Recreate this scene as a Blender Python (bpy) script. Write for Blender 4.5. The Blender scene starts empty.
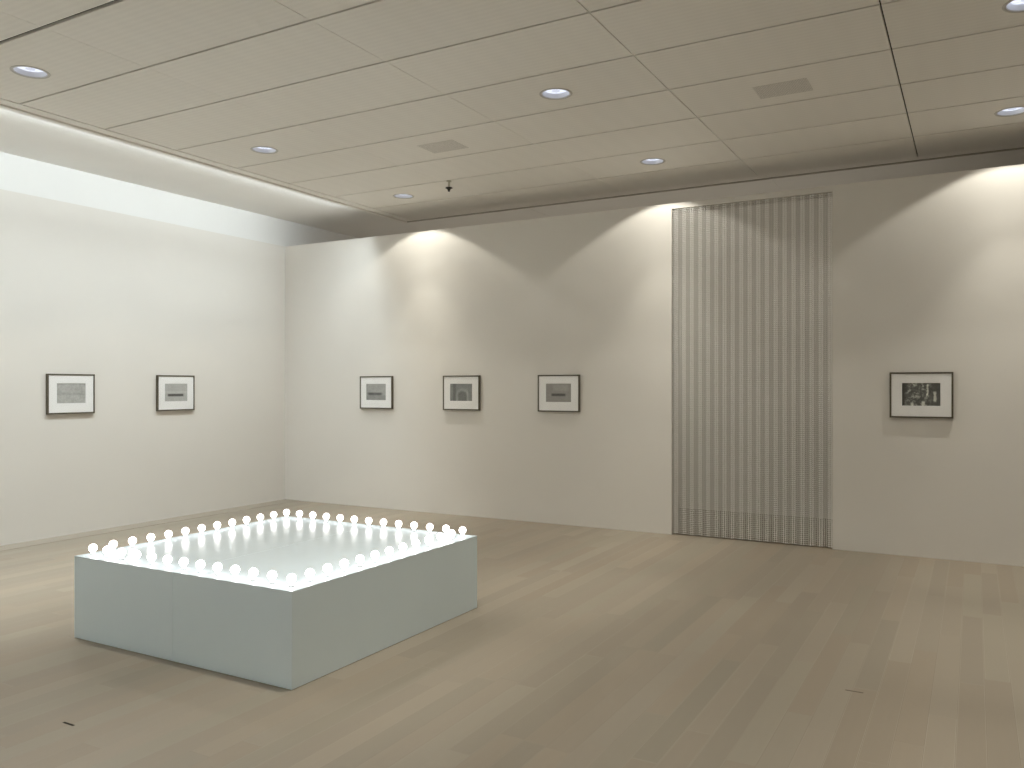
import bpy, bmesh, math, random
from mathutils import Vector, Matrix
import numpy as np
random.seed(7)
S = bpy.context.scene
COL = S.collection

# ------------------------------------------------------------------ measurements (metres)
HP = 3.746          # top of the exhibition walls
HC = 4.10           # underside of the ceiling panels
HS = 4.17           # perimeter soffit
PX, PY = 5.624, -5.648   # near corner of the platform
PW, PL, PH = 1.956, 1.946, 0.546
XR = 1.766          # left end of the ceiling panels
CW, CD = 1.6555, 0.7972  # ceiling module
YROW = -0.130
XEND, YFRONT = 12.8, -12.0
YBACK = 2.05

# ------------------------------------------------------------------ node helpers
class N:
    def __init__(s, name):
        s.m = bpy.data.materials.new(name); s.m.use_nodes = True
        s.t = s.m.node_tree; s.t.nodes.clear()
        s.out = s.t.nodes.new('ShaderNodeOutputMaterial')
    def n(s, kind, **kw):
        x = s.t.nodes.new(kind)
        for k, v in kw.items(): setattr(x, k, v)
        return x
    def set(s, sock, v):
        if hasattr(v, 'is_output'): s.t.links.new(v, sock)
        else: sock.default_value = v
    def math(s, op, a, b=None, c=None, clamp=False):
        x = s.n('ShaderNodeMath', operation=op, use_clamp=clamp); s.set(x.inputs[0], a)
        if b is not None: s.set(x.inputs[1], b)
        if c is not None: s.set(x.inputs[2], c)
        return x.outputs[0]
    def obj(s): return s.n('ShaderNodeTexCoord').outputs['Object']
    def gen(s): return s.n('ShaderNodeTexCoord').outputs['Generated']
    def sep(s, v):
        x = s.n('ShaderNodeSeparateXYZ'); s.set(x.inputs[0], v); return x.outputs
    def comb(s, x, y, z=0.0):
        c = s.n('ShaderNodeCombineXYZ')
        for i, v in enumerate((x, y, z)): s.set(c.inputs[i], v)
        return c.outputs[0]
    def noise(s, vec, scale, detail=3, rough=.5):
        x = s.n('ShaderNodeTexNoise'); s.set(x.inputs['Vector'], vec)
        x.inputs['Scale'].default_value = scale; x.inputs['Detail'].default_value = detail
        x.inputs['Roughness'].default_value = rough; return x.outputs['Fac']
    def scale(s, vec, f):
        x = s.n('ShaderNodeVectorMath', operation='MULTIPLY'); s.set(x.inputs[0], vec); x.inputs[1].default_value = f
        return x.outputs[0]
    def ramp(s, fac, stops):
        x = s.n('ShaderNodeValToRGB'); s.set(x.inputs[0], fac); e = x.color_ramp.elements
        while len(e) < len(stops): e.new(.5)
        for q, (p, c) in zip(e, stops): q.position = p; q.color = (*c, 1)
        return x.outputs[0]
    def white(s, v):
        x = s.n('ShaderNodeTexWhiteNoise', noise_dimensions='3D'); s.set(x.inputs['Vector'], v); return x.outputs['Value']
    def mixc(s, fac, a, b, blend='MIX'):
        x = s.n('ShaderNodeMix', data_type='RGBA', blend_type=blend)
        s.set(x.inputs[0], fac); s.set(x.inputs[6], a); s.set(x.inputs[7], b); return x.outputs[2]
    def bsdf(s, color, rough=.5, metal=0., spec=.5, bump=None, bdist=.002, bstr=.3, **kw):
        b = s.n('ShaderNodeBsdfPrincipled')
        s.set(b.inputs['Base Color'], color if hasattr(color, 'is_output') else (*color, 1))
        s.set(b.inputs['Roughness'], rough); b.inputs['Metallic'].default_value = metal
        b.inputs['Specular IOR Level'].default_value = spec
        if bump is not None:
            bm = s.n('ShaderNodeBump'); s.set(bm.inputs['Height'], bump)
            bm.inputs['Distance'].default_value = bdist; bm.inputs['Strength'].default_value = bstr
            s.t.links.new(bm.outputs[0], b.inputs['Normal'])
        for k, v in kw.items(): s.set(b.inputs[k.replace('_', ' ')], v)
        s.t.links.new(b.outputs[0], s.out.inputs[0]); return s.m

def paint(name, c, rough=.6, var=.02, scale=3., spec=.3, bump=0.15):
    n = N(name); o = n.obj(); f = n.noise(o, scale, 4)
    lo = tuple(x*(1-var) for x in c); hi = tuple(min(1, x*(1+var)) for x in c)
    return n.bsdf(n.ramp(f, [(.3, lo), (.7, hi)]), rough, spec=spec, bump=n.noise(o, 180, 2), bdist=.001, bstr=bump)

def emit(name, c, s):
    n = N(name); e = n.n('ShaderNodeEmission'); e.inputs[0].default_value = (*c, 1); e.inputs[1].default_value = s
    n.t.links.new(e.outputs[0], n.out.inputs[0]); return n.m

# ------------------------------------------------------------------ materials
M = {}
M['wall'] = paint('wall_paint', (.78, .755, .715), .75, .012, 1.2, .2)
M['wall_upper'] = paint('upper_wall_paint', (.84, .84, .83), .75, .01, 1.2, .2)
M['soffit'] = paint('soffit_paint', (.90, .885, .86), .7, .015, 1.5, .2)
M['trim'] = paint('ledge_paint', (.92, .895, .855), .45, .01, 2, .4)
M['rail'] = N('rail_metal').bsdf((.50, .47, .43), .28, 1.0)
M['dark'] = N('plenum_black').bsdf((.03, .028, .025), .9, spec=.1)

def ceiling_mat():
    n = N('ceiling_panel'); o = n.obj(); x, y, z = n.sep(o)
    st = n.math('SINE', n.math('MULTIPLY', y, 2*math.pi/.0532))
    st2 = n.math('SINE', n.math('MULTIPLY', x, 2*math.pi/.21))
    pid = n.white(n.comb(n.math('FLOOR', n.math('DIVIDE', n.math('SUBTRACT', x, XR), CW)), n.math('FLOOR', n.math('DIVIDE', n.math('SUBTRACT', y, YROW), CD))))
    big = n.noise(o, .7, 3)
    v = n.math('ADD', n.math('MULTIPLY', st, .016), n.math('MULTIPLY', st2, .006))
    v = n.math('ADD', v, n.math('MULTIPLY', n.math('SUBTRACT', pid, .5), .03))
    v = n.math('ADD', v, n.math('MULTIPLY', n.math('SUBTRACT', big, .5), .05))
    v = n.math('ADD', v, 1.0)
    c = n.mixc(1.0, (.90, .875, .83, 1), n.comb(v, v, v), 'MULTIPLY')
    return n.bsdf(c, .55, spec=.25)
M['ceiling'] = ceiling_mat()

def floor_mat():
    n = N('oak_plank_floor'); o = n.obj(); x, y, z = n.sep(o)
    W, L = .128, 1.55
    xr = n.math('DIVIDE', x, W); row = n.math('FLOOR', xr); fx = n.math('FRACT', xr)
    off = n.white(n.comb(row, 3.7, 0.))
    yl = n.math('ADD', n.math('DIVIDE', y, L), n.math('MULTIPLY', off, 7.3))
    col = n.math('FLOOR', yl); fy = n.math('FRACT', yl)
    rnd = n.white(n.comb(row, col, 1.3)); rnd2 = n.white(n.comb(row, col, 8.1))
    gv = n.comb(n.math('ADD', n.math('MULTIPLY', x, 38.), n.math('MULTIPLY', rnd, 50.)), n.math('MULTIPLY', y, 2.4), rnd2)
    g = n.noise(gv, 1.0, 5, .6)
    cl = n.noise(n.comb(n.math('MULTIPLY', x, 1.5), n.math('MULTIPLY', y, .8), 0.), 1., 3)
    t = n.math('ADD', n.math('MULTIPLY', rnd, .50), n.math('MULTIPLY', g, .50))
    c = n.ramp(t, [(.15, (.286, .246, .194)), (.5, (.318, .274, .217)), (.85, (.350, .303, .243))])
    tint = n.ramp(rnd2, [(0., (1.02, .99, .96)), (.5, (1., 1., 1.)), (1., (.985, 1.01, 1.0))])
    c = n.mixc(1.0, c, tint, 'MULTIPLY')
    cv = n.math('ADD', .96, n.math('MULTIPLY', cl, .08)); c = n.mixc(1.0, c, n.comb(cv, cv, cv), 'MULTIPLY')
    # bevelled plank joints: a pale edge with a fine dark line
    dx = n.math('MULTIPLY', n.math('MINIMUM', fx, n.math('SUBTRACT', 1., fx)), W)
    dy = n.math('MULTIPLY', n.math('MINIMUM', fy, n.math('SUBTRACT', 1., fy)), L)
    d = n.math('MINIMUM', dx, dy)
    pale = n.math('LESS_THAN', d, .0042); darkl = n.math('LESS_THAN', d, .0008)
    edge = n.math('MULTIPLY', pale, n.math('MULTIPLY', n.white(n.comb(row, col, 5.5)), .5))
    c = n.mixc(edge, c, (.46, .405, .335, 1)); c = n.mixc(n.math('MULTIPLY', darkl, .9), c, (.20, .165, .125, 1))
    r = n.math('ADD', .40, n.math('MULTIPLY', g, .14))
    hgt = n.math('ADD', n.math('MULTIPLY', n.math('MINIMUM', d, .002), 300.), n.math('MULTIPLY', g, .3))
    return n.bsdf(c, r, spec=.38, bump=hgt, bdist=.0006, bstr=.25)
M['floor'] = floor_mat()
M['slit'] = N('plank_gap_dark').bsdf((.035, .03, .022), .8, spec=.1)
M['slit2'] = N('plank_gap_soft').bsdf((.16, .13, .10), .8, spec=.1)
M['border'] = paint('border_strip', (.36, .32, .265), .55, .04, 6)

def box_mat(name, c, rough, coat):
    n = N(name); o = n.obj(); f = n.noise(o, 2.5, 4)
    lo = tuple(x*.985 for x in c); hi = tuple(min(1., x*1.01) for x in c)
    return n.bsdf(n.ramp(f, [(.3, lo), (.7, hi)]), n.math('ADD', rough, n.math('MULTIPLY', n.noise(o, 9, 3), .05)), spec=.5, Coat_Weight=coat, Coat_Roughness=.12)
M['pside'] = box_mat('platform_pale_blue', (.80, .93, 1.0), .32, .12)
M['ptop'] = box_mat('platform_gloss_top', (.74, .86, .95), .20, 0.)
M['socket'] = N('white_ceramic').bsdf((.85, .85, .83), .3)
M['bulb'] = emit('lit_opal_glass', (1.0, .975, .94), 5.8)
M['flange'] = N('downlight_flange').bsdf((.60, .58, .55), .4)
M['reflector'] = N('downlight_reflector').bsdf((.88, .90, .94), .30, .35)
def lens_mat():
    n = N('downlight_lens'); x, y, z = n.sep(n.obj())
    ang = n.math('ARCTAN2', y, x); rad = n.math('SQRT', n.math('ADD', n.math('MULTIPLY', x, x), n.math('MULTIPLY', y, y)))
    fac = n.math('MULTIPLY', n.math('SINE', n.math('MULTIPLY', ang, 9.)), n.math('MULTIPLY', rad, 1.3))
    ctr = n.math('MULTIPLY', n.math('LESS_THAN', rad, .034), -.22)
    v = n.math('ADD', n.math('ADD', .80, fac), ctr)
    e = n.n('ShaderNodeEmission'); n.set(e.inputs[0], n.mixc(1.0, n.comb(v, v, v), (.82, .86, 1.0, 1), 'MULTIPLY')); e.inputs[1].default_value = 1.35
    n.t.links.new(e.outputs[0], n.out.inputs[0]); return n.m
M['lamp'] = lens_mat()
def frame_mat():
    n = N('dark_stained_wood'); o = n.obj(); g = n.noise(n.scale(o, (30, 30, 30)), 2., 4)
    return n.bsdf(n.ramp(g, [(.3, (.085, .074, .052)), (.7, (.125, .108, .078))]), .42, spec=.4)
M['frame'] = frame_mat()
M['mat'] = paint('mat_board', (.93, .93, .93), .85, .008, 20, .15)
def glass_mat():
    n = N('picture_glass'); 
    a = n.n('ShaderNodeBsdfTransparent'); a.inputs[0].default_value = (1, 1, 1, 1); g = n.n('ShaderNodeBsdfGlossy'); g.inputs['Roughness'].default_value = .03
    mx = n.n('ShaderNodeMixShader'); mx.inputs[0].default_value = .02; n.t.links.new(a.outputs[0], mx.inputs[1]); n.t.links.new(g.outputs[0], mx.inputs[2])
    n.t.links.new(mx.outputs[0], n.out.inputs[0]); return n.m
M['glass'] = glass_mat()
M['bead'] = N('silver_bead').bsdf((.95, .94, .925), .30, .35)
M['bead2'] = N('smoky_bead').bsdf((.69, .675, .65), .30, .40)
M['sensor'] = N('sprinkler_black').bsdf((.02, .018, .012), .5)
M['brass'] = N('sprinkler_pipe').bsdf((.55, .52, .44), .4, .6)
def grille_mat():
    n = N('perforated_metal'); x, y, z = n.sep(n.obj())
    a = n.math('SUBTRACT', n.math('FRACT', n.math('DIVIDE', x, .012)), .5); b = n.math('SUBTRACT', n.math('FRACT', n.math('DIVIDE', y, .012)), .5)
    r = n.math('SQRT', n.math('ADD', n.math('MULTIPLY', a, a), n.math('MULTIPLY', b, b)))
    c = n.mixc(n.math('LESS_THAN', r, .21), (.78, .755, .715, 1), (.28, .265, .24, 1))
    return n.bsdf(c, .5, spec=.25)
M['grille'] = grille_mat()

# small black-and-white prints: generated x (0..1 across), z (0..1 up)
def print_mat(name, kind, seed):
    n = N(name); x, y, z = n.sep(n.gen())
    v2 = n.comb(n.math('ADD', x, seed), n.math('MULTIPLY', z, .66), 0.)
    fine = n.noise(v2, 14, 5, .65); big = n.noise(v2, 3.5, 3)
    def box(a, lo, hi, s=.03):
        u = n.n('ShaderNodeMapRange'); u.interpolation_type = 'SMOOTHSTEP'; n.set(u.inputs[0], a); u.inputs[1].default_value = lo-s; u.inputs[2].default_value = lo+s
        w = n.n('ShaderNodeMapRange'); w.interpolation_type = 'SMOOTHSTEP'; n.set(w.inputs[0], a); w.inputs[1].default_value = hi-s; w.inputs[2].default_value = hi+s
        return n.math('SUBTRACT', u.outputs[0], w.outputs[0], clamp=True)
    def mul(a, b): return n.math('MULTIPLY', a, b)
    base = n.math('ADD', mul(fine, .5), mul(big, .5))
    if kind == 'field':
        v = n.math('ADD', .12, mul(base, .46)); v = n.math('SUBTRACT', v, mul(box(z, .40, .52, .06), .05))
        v = n.math('SUBTRACT', v, mul(box(z, .93, 1.1, .04), .07))
    elif kind == 'bar':
        v = n.math('ADD', .22, mul(base, .26)); v = n.math('MULTIPLY', v, n.math('SUBTRACT', 1., mul(mul(box(x, .13, .83, .04), box(z, .28, .42, .035)), .82)))
        v = n.math('ADD', v, mul(box(z, .46, .58, .04), .05))
    elif kind == 'band':
        v = n.math('ADD', .15, mul(base, .26)); v = n.math('MULTIPLY', v, n.math('SUBTRACT', 1., mul(mul(box(x, .08, .80, .08), box(z, .30, .46, .06)), .72)))
        v = n.math('MULTIPLY', v, n.math('SUBTRACT', 1., mul(box(z, -.2, .28, .05), .25)))
    elif kind == 'arch':
        dx = n.math('SUBTRACT', x, .56); dz = n.math('MAXIMUM', n.math('SUBTRACT', z, .30), 0.)
        r = n.math('SQRT', n.math('ADD', mul(dx, dx), mul(mul(dz, dz), .55)))
        v = n.math('ADD', .09, mul(base, .20)); v = n.math('ADD', v, mul(box(r, .20, .32, .05), .06))
        v = n.math('MULTIPLY', v, n.math('SUBTRACT', 1., mul(box(r, -.3, .20, .05), .25)))
        v = n.math('ADD', v, mul(mul(box(x, .765, .785, .015), box(z, .03, .55, .05)), .16))
        v = n.math('MULTIPLY', v, n.math('SUBTRACT', 1., mul(box(x, .12, .27, .04), .35)))
    elif kind == 'brownbar':
        v = n.math('ADD', .15, mul(base, .16)); v = n.math('MULTIPLY', v, n.math('SUBTRACT', 1., mul(mul(box(x, .22, .78, .05), box(z, .32, .46, .035)), .72)))
        v = n.math('ADD', v, mul(mul(box(x, .3, .9, .05), box(z, .60, .92, .05)), .035))
    else:
        sp = n.noise(v2, 9, 4, .7); v = n.math('ADD', .015, mul(base, .15))
        s = n.n('ShaderNodeMapRange'); n.set(s.inputs[0], sp); s.inputs[1].default_value = .50; s.inputs[2].default_value = .66
        v = n.math('ADD', v, mul(s.outputs[0], mul(box(x, .12, .72, .1), .42)))
        for cx, lo, hi, w in ((.86, .18, .62, .035), (.555, -.1, .20, .035), (.27, -.1, .14, .03), (.67, .45, .95, .02)):
            v = n.math('ADD', v, mul(mul(box(n.math('ADD', x, mul(n.math('SUBTRACT', fine, .5), .1)), cx-w, cx+w, .02), box(z, lo, hi, .05)), .42))
        v = n.math('MULTIPLY', v, n.math('SUBTRACT', 1., mul(box(x, -.3, .07, .05), .5)))
    tint = {'brownbar': (1.04, 1.0, .94), 'arch': (.96, 1.0, .98), 'figures': (.98, 1.0, .93)}.get(kind, (.99, 1., .97))
    return n.bsdf(n.mixc(1.0, n.comb(v, v, v), (*[q*1.35 for q in tint], 1), 'MULTIPLY'), .35, spec=.35)

# ------------------------------------------------------------------ mesh helpers
def bx(bm, x0, x1, y0, y1, z0, z1, mi=0):
    vs = [bm.verts.new(p) for p in ((x0,y0,z0),(x1,y0,z0),(x1,y1,z0),(x0,y1,z0),(x0,y0,z1),(x1,y0,z1),(x1,y1,z1),(x0,y1,z1))]
    for q in ((3,2,1,0),(4,5,6,7),(0,1,5,4),(1,2,6,5),(2,3,7,6),(3,0,4,7)):
        bm.faces.new([vs[i] for i in q]).material_index = mi
    return vs
def lathe(bm, prof, seg=32, mi=0, c=(0,0,0), smooth=True):
    rings = []
    for r, z in prof:
        if r < 1e-6: rings.append([bm.verts.new((c[0], c[1], c[2]+z))])
        else: rings.append([bm.verts.new((c[0]+r*math.cos(2*math.pi*i/seg), c[1]+r*math.sin(2*math.pi*i/seg), c[2]+z)) for i in range(seg)])
    for a, b in zip(rings, rings[1:]):
        for i in range(seg):
            j = (i+1) % seg
            if len(a) == 1 and len(b) == 1: continue
            if len(a) == 1: f = (a[0], b[j], b[i])
            elif len(b) == 1: f = (a[i], a[j], b[0])
            else: f = (a[i], a[j], b[j], b[i])
            try:
                ff = bm.faces.new(f); ff.material_index = mi; ff.smooth = smooth
            except ValueError: pass
def obj(name, bm, mats, parent=None, loc=(0,0,0), bevel=0, fix=True):
    if fix: bmesh.ops.recalc_face_normals(bm, faces=bm.faces)
    me = bpy.data.meshes.new(name); bm.to_mesh(me); bm.free()
    o = bpy.data.objects.new(name, me); COL.objects.link(o)
    for m in (mats if isinstance(mats, (list, tuple)) else [mats]): me.materials.append(m)
    o.location = loc
    if parent: o.parent = parent
    if bevel:
        b = o.modifiers.new('bevel', 'BEVEL'); b.width = bevel; b.segments = 2; b.limit_method = 'ANGLE'
    return o
def tag(o, label, cat, group=None, kind=None):
    o['label'] = label; o['category'] = cat
    if group: o['group'] = group
    if kind: o['kind'] = kind
    return o
def struct(name, bm, mats, **kw):
    o = obj(name, bm, mats, **kw); o['kind'] = 'structure'; return o
def empty(name, loc=(0,0,0), rz=0):
    o = bpy.data.objects.new(name, None); COL.objects.link(o); o.location = loc; o.rotation_euler = (0,0,rz)
    o.empty_display_size = .1; return o
def copy_tree(o, parent=None):
    c = o.copy(); COL.objects.link(c)
    if parent: c.parent = parent
    for ch in o.children: copy_tree(ch, c)
    return c

# ------------------------------------------------------------------ the room
bm = bmesh.new()
bx(bm, -.4, XEND+.2, YFRONT-.2, YBACK+.2, -.1, 0)
bx(bm, 4.938, 5.022, -6.529, -6.516, 0, .0006, 1)      # two short dark gaps at plank ends
bx(bm, 8.286, 8.378, -4.150, -4.139, 0, .0006, 2)
struct('floor', bm, [M['floor'], M['slit'], M['slit2']])

bm = bmesh.new(); bx(bm, 0, .27, YFRONT, 0, 0, .003); struct('trim_1', bm, M['border'])

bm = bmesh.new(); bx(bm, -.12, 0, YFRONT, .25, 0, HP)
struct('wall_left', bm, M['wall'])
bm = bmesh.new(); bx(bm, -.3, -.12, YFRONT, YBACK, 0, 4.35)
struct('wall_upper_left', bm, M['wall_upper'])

DX0, DX1, DZ = 5.924, 7.634, 3.684
bm = bmesh.new()
bx(bm, 0, DX0, 0, .25, 0, HP); bx(bm, DX1, 9.289, 0, .25, 0, HP); bx(bm, DX0, DX1, 0, .25, DZ, HP)
bx(bm, 9.289, XEND, -.006, .25, 0, HP)
struct('wall_back', bm, M['wall'])
bm = bmesh.new(); bx(bm, -.3, XEND, YBACK, YBACK+.15, 0, 4.35)
struct('wall_far', bm, M['wall'])
bm = bmesh.new(); bx(bm, XEND, XEND+.15, YFRONT, YBACK, 0, 4.35); struct('wall_right', bm, M['wall'])
bm = bmesh.new(); bx(bm, -.3, XEND, YFRONT-.15, YFRONT, 0, 4.35); struct('wall_front', bm, M['wall_upper'])

# ceiling: one mesh of panels, with round openings for the downlights
LIGHTS = [(x, y) for y in (-.525, -2.885, -5.29, -7.69) for x in (2.56, 5.885, 9.2)]
R_HOLE = .125
bm = bmesh.new()
xs = [XR + CW*i for i in range(8) if XR + CW*i < XEND] + [XEND]
ys = [.667] + [YROW - CD*k for k in range(15)]
ys.append(YFRONT)
GX = {1: .0015, 2: .0022, 3: .0040, 4: .0055}
for i in range(len(xs)-1):
    for j in range(len(ys)-1):
        gap_t = .010 if j else 0
        gap_b = .017 if abs(ys[j+1] - (YROW-7*CD)) < .01 else .010
        if abs(ys[j] - (YROW-7*CD)) < .01: gap_t = .017
        x0, x1, y1, y0 = xs[i]+GX.get(i, .003), xs[i+1]-GX.get(i+1, .003), ys[j]-gap_t, ys[j+1]+gap_b
        if y1-y0 < .05: continue
        holes = [(a, b) for a, b in LIGHTS if x0 < a < x1 and y0 < b < y1]
        co = [(x0,y0),(x1,y0),(x1,y1),(x0,y1)]
        lo = [bm.verts.new((a,b,HC)) for a,b in co]; up = [bm.verts.new((a,b,HC+.02)) for a,b in co]
        for k in range(4): bm.faces.new((lo[k], lo[(k+1)%4], up[(k+1)%4], up[k]))
        if not holes:
            bm.faces.new(up); bm.faces.new(lo[::-1])
        else:
            a, b = holes[0]
            # ring around the hole, joined to the panel edge by one face per side
            seg = 48; ring = [bm.verts.new((a+R_HOLE*math.cos(2*math.pi*q/seg), b+R_HOLE*math.sin(2*math.pi*q/seg), HC)) for q in range(seg)]
            for k in range(4):
                q0 = 30 + 12*k
                bm.faces.new([lo[(k+1)%4], lo[k]] + [ring[(q0+q) % seg] for q in range(13)])
bx(bm, XR-.19, XEND, YFRONT, .82, 4.30, 4.34, 1)
struct('ceiling', bm, [M['ceiling'], M['dark']], fix=False)

bm = bmesh.new()          # perimeter soffit outside the ledge, in panels
bx(bm, -.12, 1.56, YFRONT, .833, HS, HS+.05)
bx(bm, -.12, 3.462, .833, YBACK, HS, HS+.05); 
xx = 3.474
while xx < XEND:
    bx(bm, xx, min(xx+3.305, XEND), .833, YBACK, HS, HS+.05); xx += 3.31
struct('ceiling_soffit', bm, M['soffit'])
bm = bmesh.new()          # ledge along the left end of the panels, with a shallow groove
bx(bm, 1.64, XR-.004, YFRONT, .667, HC-.004, HC+.03); bx(bm, 1.56, 1.63, YFRONT, .833, HC-.016, 4.33)
bx(bm, 1.628, 1.642, YFRONT, .667, HC+.004, HC+.03)
struct('trim_2', bm, M['trim'])
bm = bmesh.new(); bx(bm, 1.63, XEND, .672, .80, HC, HC+.03); bx(bm, 1.56, XEND, .81, .833, HC-.012, 4.33, 1)
struct('trim_3', bm, [M['ceiling'], M['rail']])

# ------------------------------------------------------------------ downlights
def make_downlight():
    root = empty('downlight')
    b = bmesh.new(); lathe(b, [(.112,.004),(.118,-.004),(.134,-.004),(.138,0),(.138,.001)], 48); obj('flange', b, M['flange'], root)
    b = bmesh.new(); lathe(b, [(.114,.0),(.108,.03),(.096,.06),(.080,.085),(.055,.105),(.045,.108)], 48)
    obj('reflector', b, M['reflector'], root, fix=False)
    b = bmesh.new(); lathe(b, [(.0,.022),(.04,.024),(.075,.029),(.098,.037),(.104,.044),(.0,.050)], 48)
    obj('lens', b, M['lamp'], root)
    return root
proto = make_downlight()
L7 = {
 (0,0): 'round downlight beside the little black sprinkler',
 (1,0): 'round downlight just in front of the wall by the top of the bead curtain',
 (2,0): 'round downlight at the right edge, above the bright pool on the wall',
 (0,1): 'middle of the three round downlights along the white perimeter strip on the left',
 (1,1): 'round downlight in the middle of the ceiling, between the two pale ceiling grilles',
 (2,1): 'round downlight cut off by the top right corner of the photo',
 (0,2): 'round downlight in the top left corner, nearest of those along the white perimeter strip',
}
def spot(name, loc, power, deg, blend, color, rad):
    l = bpy.data.lights.new(name, 'SPOT'); l.energy = power; l.spot_size = math.radians(deg); l.spot_blend = blend
    l.color = color; l.shadow_soft_size = rad
    # intensity curve of the reflector: strongest straight down, weak but sharp-edged at the rim
    l.use_nodes = True; t = l.node_tree; em = t.nodes['Emission']
    tc = t.nodes.new('ShaderNodeTexCoord'); sx = t.nodes.new('ShaderNodeSeparateXYZ'); ab = t.nodes.new('ShaderNodeMath'); ab.operation = 'ABSOLUTE'
    cr = t.nodes.new('ShaderNodeValToRGB'); e = cr.color_ramp.elements
    t.links.new(tc.outputs['Normal'], sx.inputs[0]); t.links.new(sx.outputs[2], ab.inputs[0]); t.links.new(ab.outputs[0], cr.inputs[0])
    st = [(.52, .112), (.68, .108), (.78, .118), (.88, .165), (.955, .46), (1.0, 1.0)]
    while len(e) < len(st): e.new(.5)
    for q, (p, v) in zip(e, st): q.position = p; q.color = (v, v, v, 1)
    t.links.new(cr.outputs[0], em.inputs['Strength'])
    o = bpy.data.objects.new(name, l); COL.objects.link(o); o.location = loc; return o
WARM = (1.0, .962, .85)
for k, (x, y) in enumerate(LIGHTS):
    d = proto if k == 0 else copy_tree(proto)
    d.location = (x, y, HC)
    key = (k % 3, k // 3)
    if key in L7: tag(d, L7[key], 'ceiling light', 'round recessed downlights in the ceiling')
    else: tag(d, 'added round downlight above the near end of the room, out of view', 'ceiling light', 'added downlights over the near end of the room')  # unseen downlights, added so that the foreground is lit
    spot('downlight_beam', (x, y, HC-.012), 272, 118, .13, WARM if k < 9 else (.93, .975, 1.0), .03)  # unseen last row is tinted cool to turn the platform sides bluer

# ------------------------------------------------------------------ cove lights behind the left ledge
def strip(name, loc, rot, sx, sy, power, color, spread=180):
    l = bpy.data.lights.new(name, 'AREA'); l.shape = 'RECTANGLE'; l.size = sx; l.size_y = sy; l.energy = power
    l.color = color; l.spread = math.radians(spread)
    o = bpy.data.objects.new(name, l); COL.objects.link(o); o.location = loc; o.rotation_euler = [math.radians(a) for a in rot]
    return o
COOL = (.87, .965, 1.0)
strip('cove_strip', (1.538, -6.1, 4.150), (0, 6, 0), .03, 11.4, 128, COOL, 126)      # down along the left wall
strip('cove_strip_upper', (1.556, -5.95, 4.128), (0, 89, 0), .03, 11.7, 36, COOL, 110)       # across to the upper wall
# added fill light, unseen behind the exhibition wall, to brighten passage and soffit
strip('passage_fill', (4.6, .30, 2.9), (80, 0, 0), 8.0, .06, 17, (1.0, .93, .80))
# ------------------------------------------------------------------ platform with its bulbs
plat = empty('light_platform', (PX-PW/2, PY+PL/2, 0))
tag(plat, 'low square pale blue platform edged with a row of glowing round bulbs', 'platform')
hw, hl = PW/2, PL/2
def half(x0, x1):
    b = bmesh.new(); bx(b, x0, x1, -hl, hl, .003, PH)
    for f in b.faces:
        if f.calc_center_median().z > PH-.001: f.material_index = 1
    return b
obj('box_half', half(-hw, -.0009), [M['pside'], M['ptop']], plat, bevel=.0012)
obj('box_half', half(.0009, hw), [M['pside'], M['ptop']], plat, bevel=.0012)
b = bmesh.new(); bx(b, -hw+.02, hw-.02, -hl+.02, hl-.02, 0, .02); obj('plinth', b, M['slit'], plat)
b = bmesh.new(); R = .0272; prof = [(.0115,.006),(.0115,.014)]
for k in range(13):
    a = -math.pi/2 + math.radians(26) + (math.pi-math.radians(26))*k/12
    prof.append((max(0., R*math.cos(a)) if k < 12 else 0., .0475 + R*math.sin(a)))
lathe(b, prof, 24); bulb0 = obj('light_bulb', b, M['bulb'], plat)
b = bmesh.new(); lathe(b, [(.0,.0),(.0145,.0),(.0145,.006),(.0125,.010),(.0,.010)], 24)
obj('bulb_socket', b, M['socket'], bulb0)
ins = .080; n = 12; pts = []
for k in range(n): pts.append((-hw+ins+(PW-2*ins)*k/n, -hl+ins))
for k in range(n): pts.append((hw-ins, -hl+ins+(PL-2*ins)*k/n))
for k in range(n): pts.append((hw-ins-(PW-2*ins)*k/n, hl-ins))
for k in range(n): pts.append((-hw+ins, hl-ins-(PL-2*ins)*k/n))
for k, (x, y) in enumerate(pts):
    q = bulb0 if k == 0 else copy_tree(bulb0, plat)
    q.location = (x, y, PH)

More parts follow.
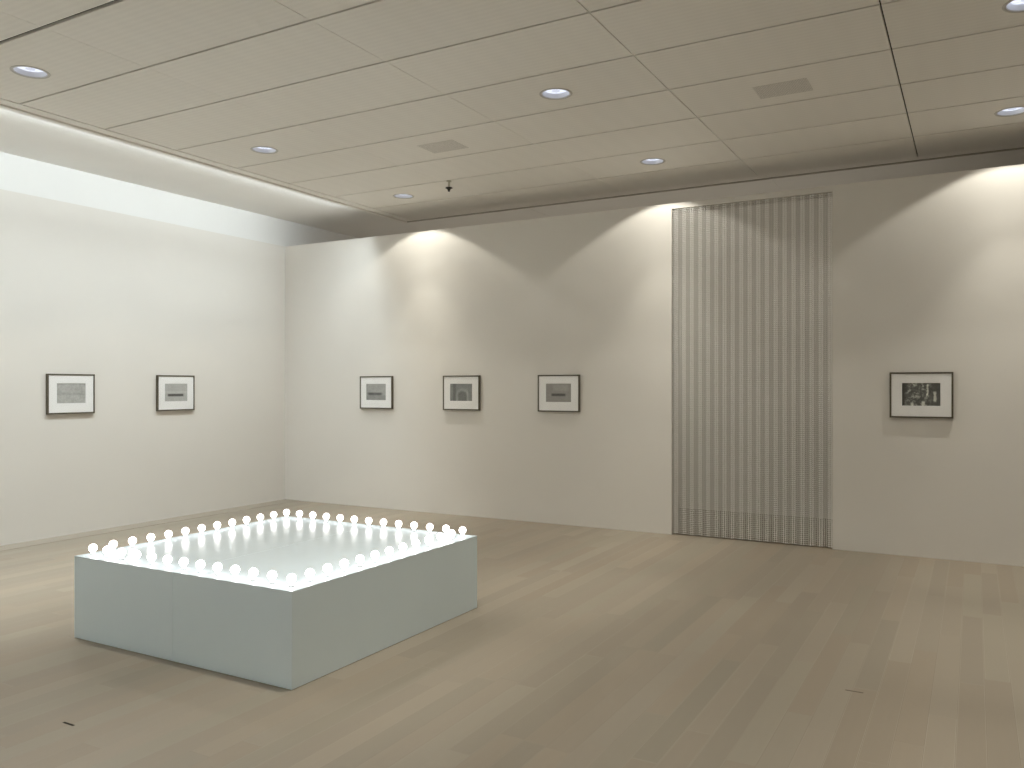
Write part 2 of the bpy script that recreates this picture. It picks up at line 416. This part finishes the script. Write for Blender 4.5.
# ------------------------------------------------------------------ framed photographs
def picture(loc, rz, kind, seed, label, w=.56, h=.45, iw=.336, ih=.222, dz=.007):
    root = empty('framed_photograph', loc, rz); tag(root, label, 'picture', 'framed photographs on the walls')
    t, dp = .0165, .034            # local: x across, -y towards the room, wall at y = 0
    b = bmesh.new()
    outer = [(-w/2,-h/2),(w/2,-h/2),(w/2,h/2),(-w/2,h/2)]; inner = [(-w/2+t,-h/2+t),(w/2-t,-h/2+t),(w/2-t,h/2-t),(-w/2+t,h/2-t)]
    v = lambda pp, y: [b.verts.new((x, y, z)) for x, z in pp]
    of, ob_, if_, ib = v(outer,-dp), v(outer,0), v(inner,-dp), v(inner,-.010)
    for k in range(4):
        j = (k+1) % 4
        b.faces.new((of[k],of[j],if_[j],if_[k])); b.faces.new((of[k],of[j],ob_[j],ob_[k])); b.faces.new((if_[k],if_[j],ib[j],ib[k]))
    b.faces.new(ob_); b.faces.new(ib)
    obj('frame', b, M['frame'], root, bevel=.0015)
    # mat board with a bevel-cut window, print set behind it
    b = bmesh.new(); iw2, ih2 = iw/2, ih/2
    O = [(-w/2+t,-h/2+t),(w/2-t,-h/2+t),(w/2-t,h/2-t),(-w/2+t,h/2-t)]
    I = [(-iw2-.002,-ih2-.002+dz),(iw2+.002,-ih2-.002+dz),(iw2+.002,ih2+.002+dz),(-iw2-.002,ih2+.002+dz)]
    J = [(-iw2,-ih2+dz),(iw2,-ih2+dz),(iw2,ih2+dz),(-iw2,ih2+dz)]
    o1, i1, j1 = [[b.verts.new((x,y,z)) for x,z in pp] for pp, y in ((O,-.0285),(I,-.0285),(J,-.0265))]
    for k in range(4):
        j = (k+1) % 4
        b.faces.new((o1[k],o1[j],i1[j],i1[k])); b.faces.new((i1[k],i1[j],j1[j],j1[k]))
    obj('mat_board', b, M['mat'], root)
    b = bmesh.new(); bx(b, -iw2, iw2, -.0255, -.0245, -ih2+dz, ih2+dz)
    obj('photograph', b, print_mat('print_'+kind, kind, seed), root)
    b = bmesh.new(); bx(b, -w/2+t, w/2-t, -.0315, -.0300, -h/2+t, h/2-t); obj('glazing', b, M['glass'], root)
ZP = 1.591
picture((0,-3.336,ZP), math.radians(90), 'field', 1.3, 'framed all-over grey photograph on the left wall, farther from the corner')
picture((0,-1.936,ZP), math.radians(90), 'bar', 4.1, 'framed photograph with a dark bar on the left wall, nearer the corner')
picture((1.720,0,ZP), 0, 'band', 7.7, 'framed dark grey photograph with a blurred band, first on the back wall from the corner')
picture((3.111,0,ZP), 0, 'arch', 2.9, 'framed photograph of a pale arch, middle of three left of the bead curtain')
picture((4.512,0,ZP), 0, 'brownbar', 9.4, 'framed brownish photograph with a short dark bar, next left of the bead curtain')
picture((8.454,0,ZP), 0, 'figures', 5.2, 'framed dark photograph with pale blotches, alone right of the bead curtain')

# ------------------------------------------------------------------ bead curtain in the doorway
def bead_curtain():
    x0, x1, ztop, zbot = DX0+.010, DX1-.006, DZ-.0005, .012
    period = .0912; per = 4; pitch = period/per; ns = int((x1-x0)/pitch)+1
    dz = .0205; nz = int((ztop-zbot)/dz)
    seg = 6
    prof = [(0, .5), (.72, .30), (1.0, 0.), (.72, -.30), (0, -.5)]
    vt = []; 
    for r, z in prof:
        if r == 0: vt.append((0,0,z))
        else: vt += [(r*math.cos(2*math.pi*i/seg), r*math.sin(2*math.pi*i/seg), z) for i in range(seg)]
    ft = []
    for i in range(seg):
        j = (i+1) % seg
        ft.append((0, 1+i, 1+j, 1+j))
        ft.append((1+i, 1+seg+i, 1+seg+j, 1+j)); ft.append((1+seg+i, 1+2*seg+i, 1+2*seg+j, 1+seg+j))
        ft.append((1+2*seg+i, 1+3*seg, 1+3*seg, 1+2*seg+j))
    vt = np.array(vt, np.float32)
    rng = np.random.default_rng(3)
    V = []; mats = []; 
    for s in range(ns):
        x = x0 + s*pitch; bright = (s % per) in (1, 2)
        rad = .0119 if bright else .0112
        y = .022 + rng.normal(0, .0025); ph = rng.random()*dz
        for k in range(nz):
            z = ztop - ph*.3 - (k+.5)*dz
            if z < zbot: continue
            a = rng.random()*2*math.pi; c, sn = math.cos(a), math.sin(a)
            p = vt.copy(); q = p.copy(); q[:,0] = (p[:,0]*c - p[:,1]*sn)*rad + x + rng.normal(0,.0006); q[:,1] = (p[:,0]*sn + p[:,1]*c)*rad + y; q[:,2] = p[:,2]*.0198 + z
            V.append(q); mats.append(0 if bright else 1)
    nb = len(V); V = np.concatenate(V); nv = len(vt)
    loops = []; starts = []; sizes = []
    tl = []; ts = []
    for f in ft:
        g = list(dict.fromkeys(f)); tl.append(g); ts.append(len(g))
    flat = np.array([i for g in tl for i in g], np.int32); ts = np.array(ts, np.int32)
    L = (flat[None,:] + (np.arange(nb, dtype=np.int32)*nv)[:,None]).ravel()
    sz = np.tile(ts, nb); st = np.concatenate(([0], np.cumsum(sz)[:-1])).astype(np.int32)
    me = bpy.data.meshes.new('bead_curtain')
    me.vertices.add(len(V)); me.vertices.foreach_set('co', V.astype(np.float32).ravel())
    me.loops.add(len(L)); me.loops.foreach_set('vertex_index', L)
    me.polygons.add(len(sz)); me.polygons.foreach_set('loop_start', st); me.polygons.foreach_set('loop_total', sz)
    me.polygons.foreach_set('material_index', np.repeat(np.array(mats, np.int32), len(ts)))
    me.update(); me.validate()
    me.materials.append(M['bead']); me.materials.append(M['bead2'])
    o = bpy.data.objects.new('bead_curtain', me); COL.objects.link(o)
    tag(o, 'tall curtain of silver beads in vertical stripes filling the doorway', 'bead curtain', kind='stuff')
bead_curtain()

# ------------------------------------------------------------------ small things on the ceiling
sp = empty('fire_sprinkler', (3.50, -.894, HC)); tag(sp, 'small black sprinkler head hanging from the ceiling near the far left downlight', 'sprinkler')
b = bmesh.new(); lathe(b, [(.030,0),(.030,-.006),(.011,-.012),(.009,-.078),(0,-.078)], 20); obj('pipe', b, M['brass'], sp)
b = bmesh.new(); lathe(b, [(.0,-.075),(.040,-.077),(.042,-.087),(.026,-.093),(.016,-.105),(.012,-.124),(.0,-.128)], 20); obj('sprinkler_head', b, M['sensor'], sp)
for x, lab in ((4.223, 'faint rectangular ceiling grille left of the middle downlight'),
               (7.549, 'faint rectangular ceiling grille right of the middle downlight')):
    b = bmesh.new(); bx(b, -.21, .21, -.155, .155, -.002, .0005)
    g = obj('speaker_grille', b, M['grille'], loc=(x, -2.09, HC)); tag(g, lab, 'grille', 'perforated grilles in the ceiling')

# ------------------------------------------------------------------ world, camera, colour
w = bpy.data.worlds.new('world'); S.world = w; w.use_nodes = True
w.node_tree.nodes['Background'].inputs[0].default_value = (.0, .0, .0, 1)
cam = bpy.data.cameras.new('camera'); co = bpy.data.objects.new('camera', cam); COL.objects.link(co); S.camera = co
co.location = (8.907, -9.0235, 1.680)
co.rotation_euler = (math.radians(90), 0, .5106)
cam.sensor_fit = 'HORIZONTAL'; cam.sensor_width = 36; cam.lens = 824.88*36/1024
cam.shift_y = (386.03-384)/1024
cam.clip_start = .05
vs = S.view_settings; vs.view_transform = 'Standard'; vs.look = 'None'; vs.exposure = .10; vs.gamma = 1; vs.use_curve_mapping = False
S.cycles.use_denoising = True
S.cycles.max_bounces = 10; S.cycles.diffuse_bounces = 8; S.cycles.glossy_bounces = 4
S.cycles.sample_clamp_indirect = 6
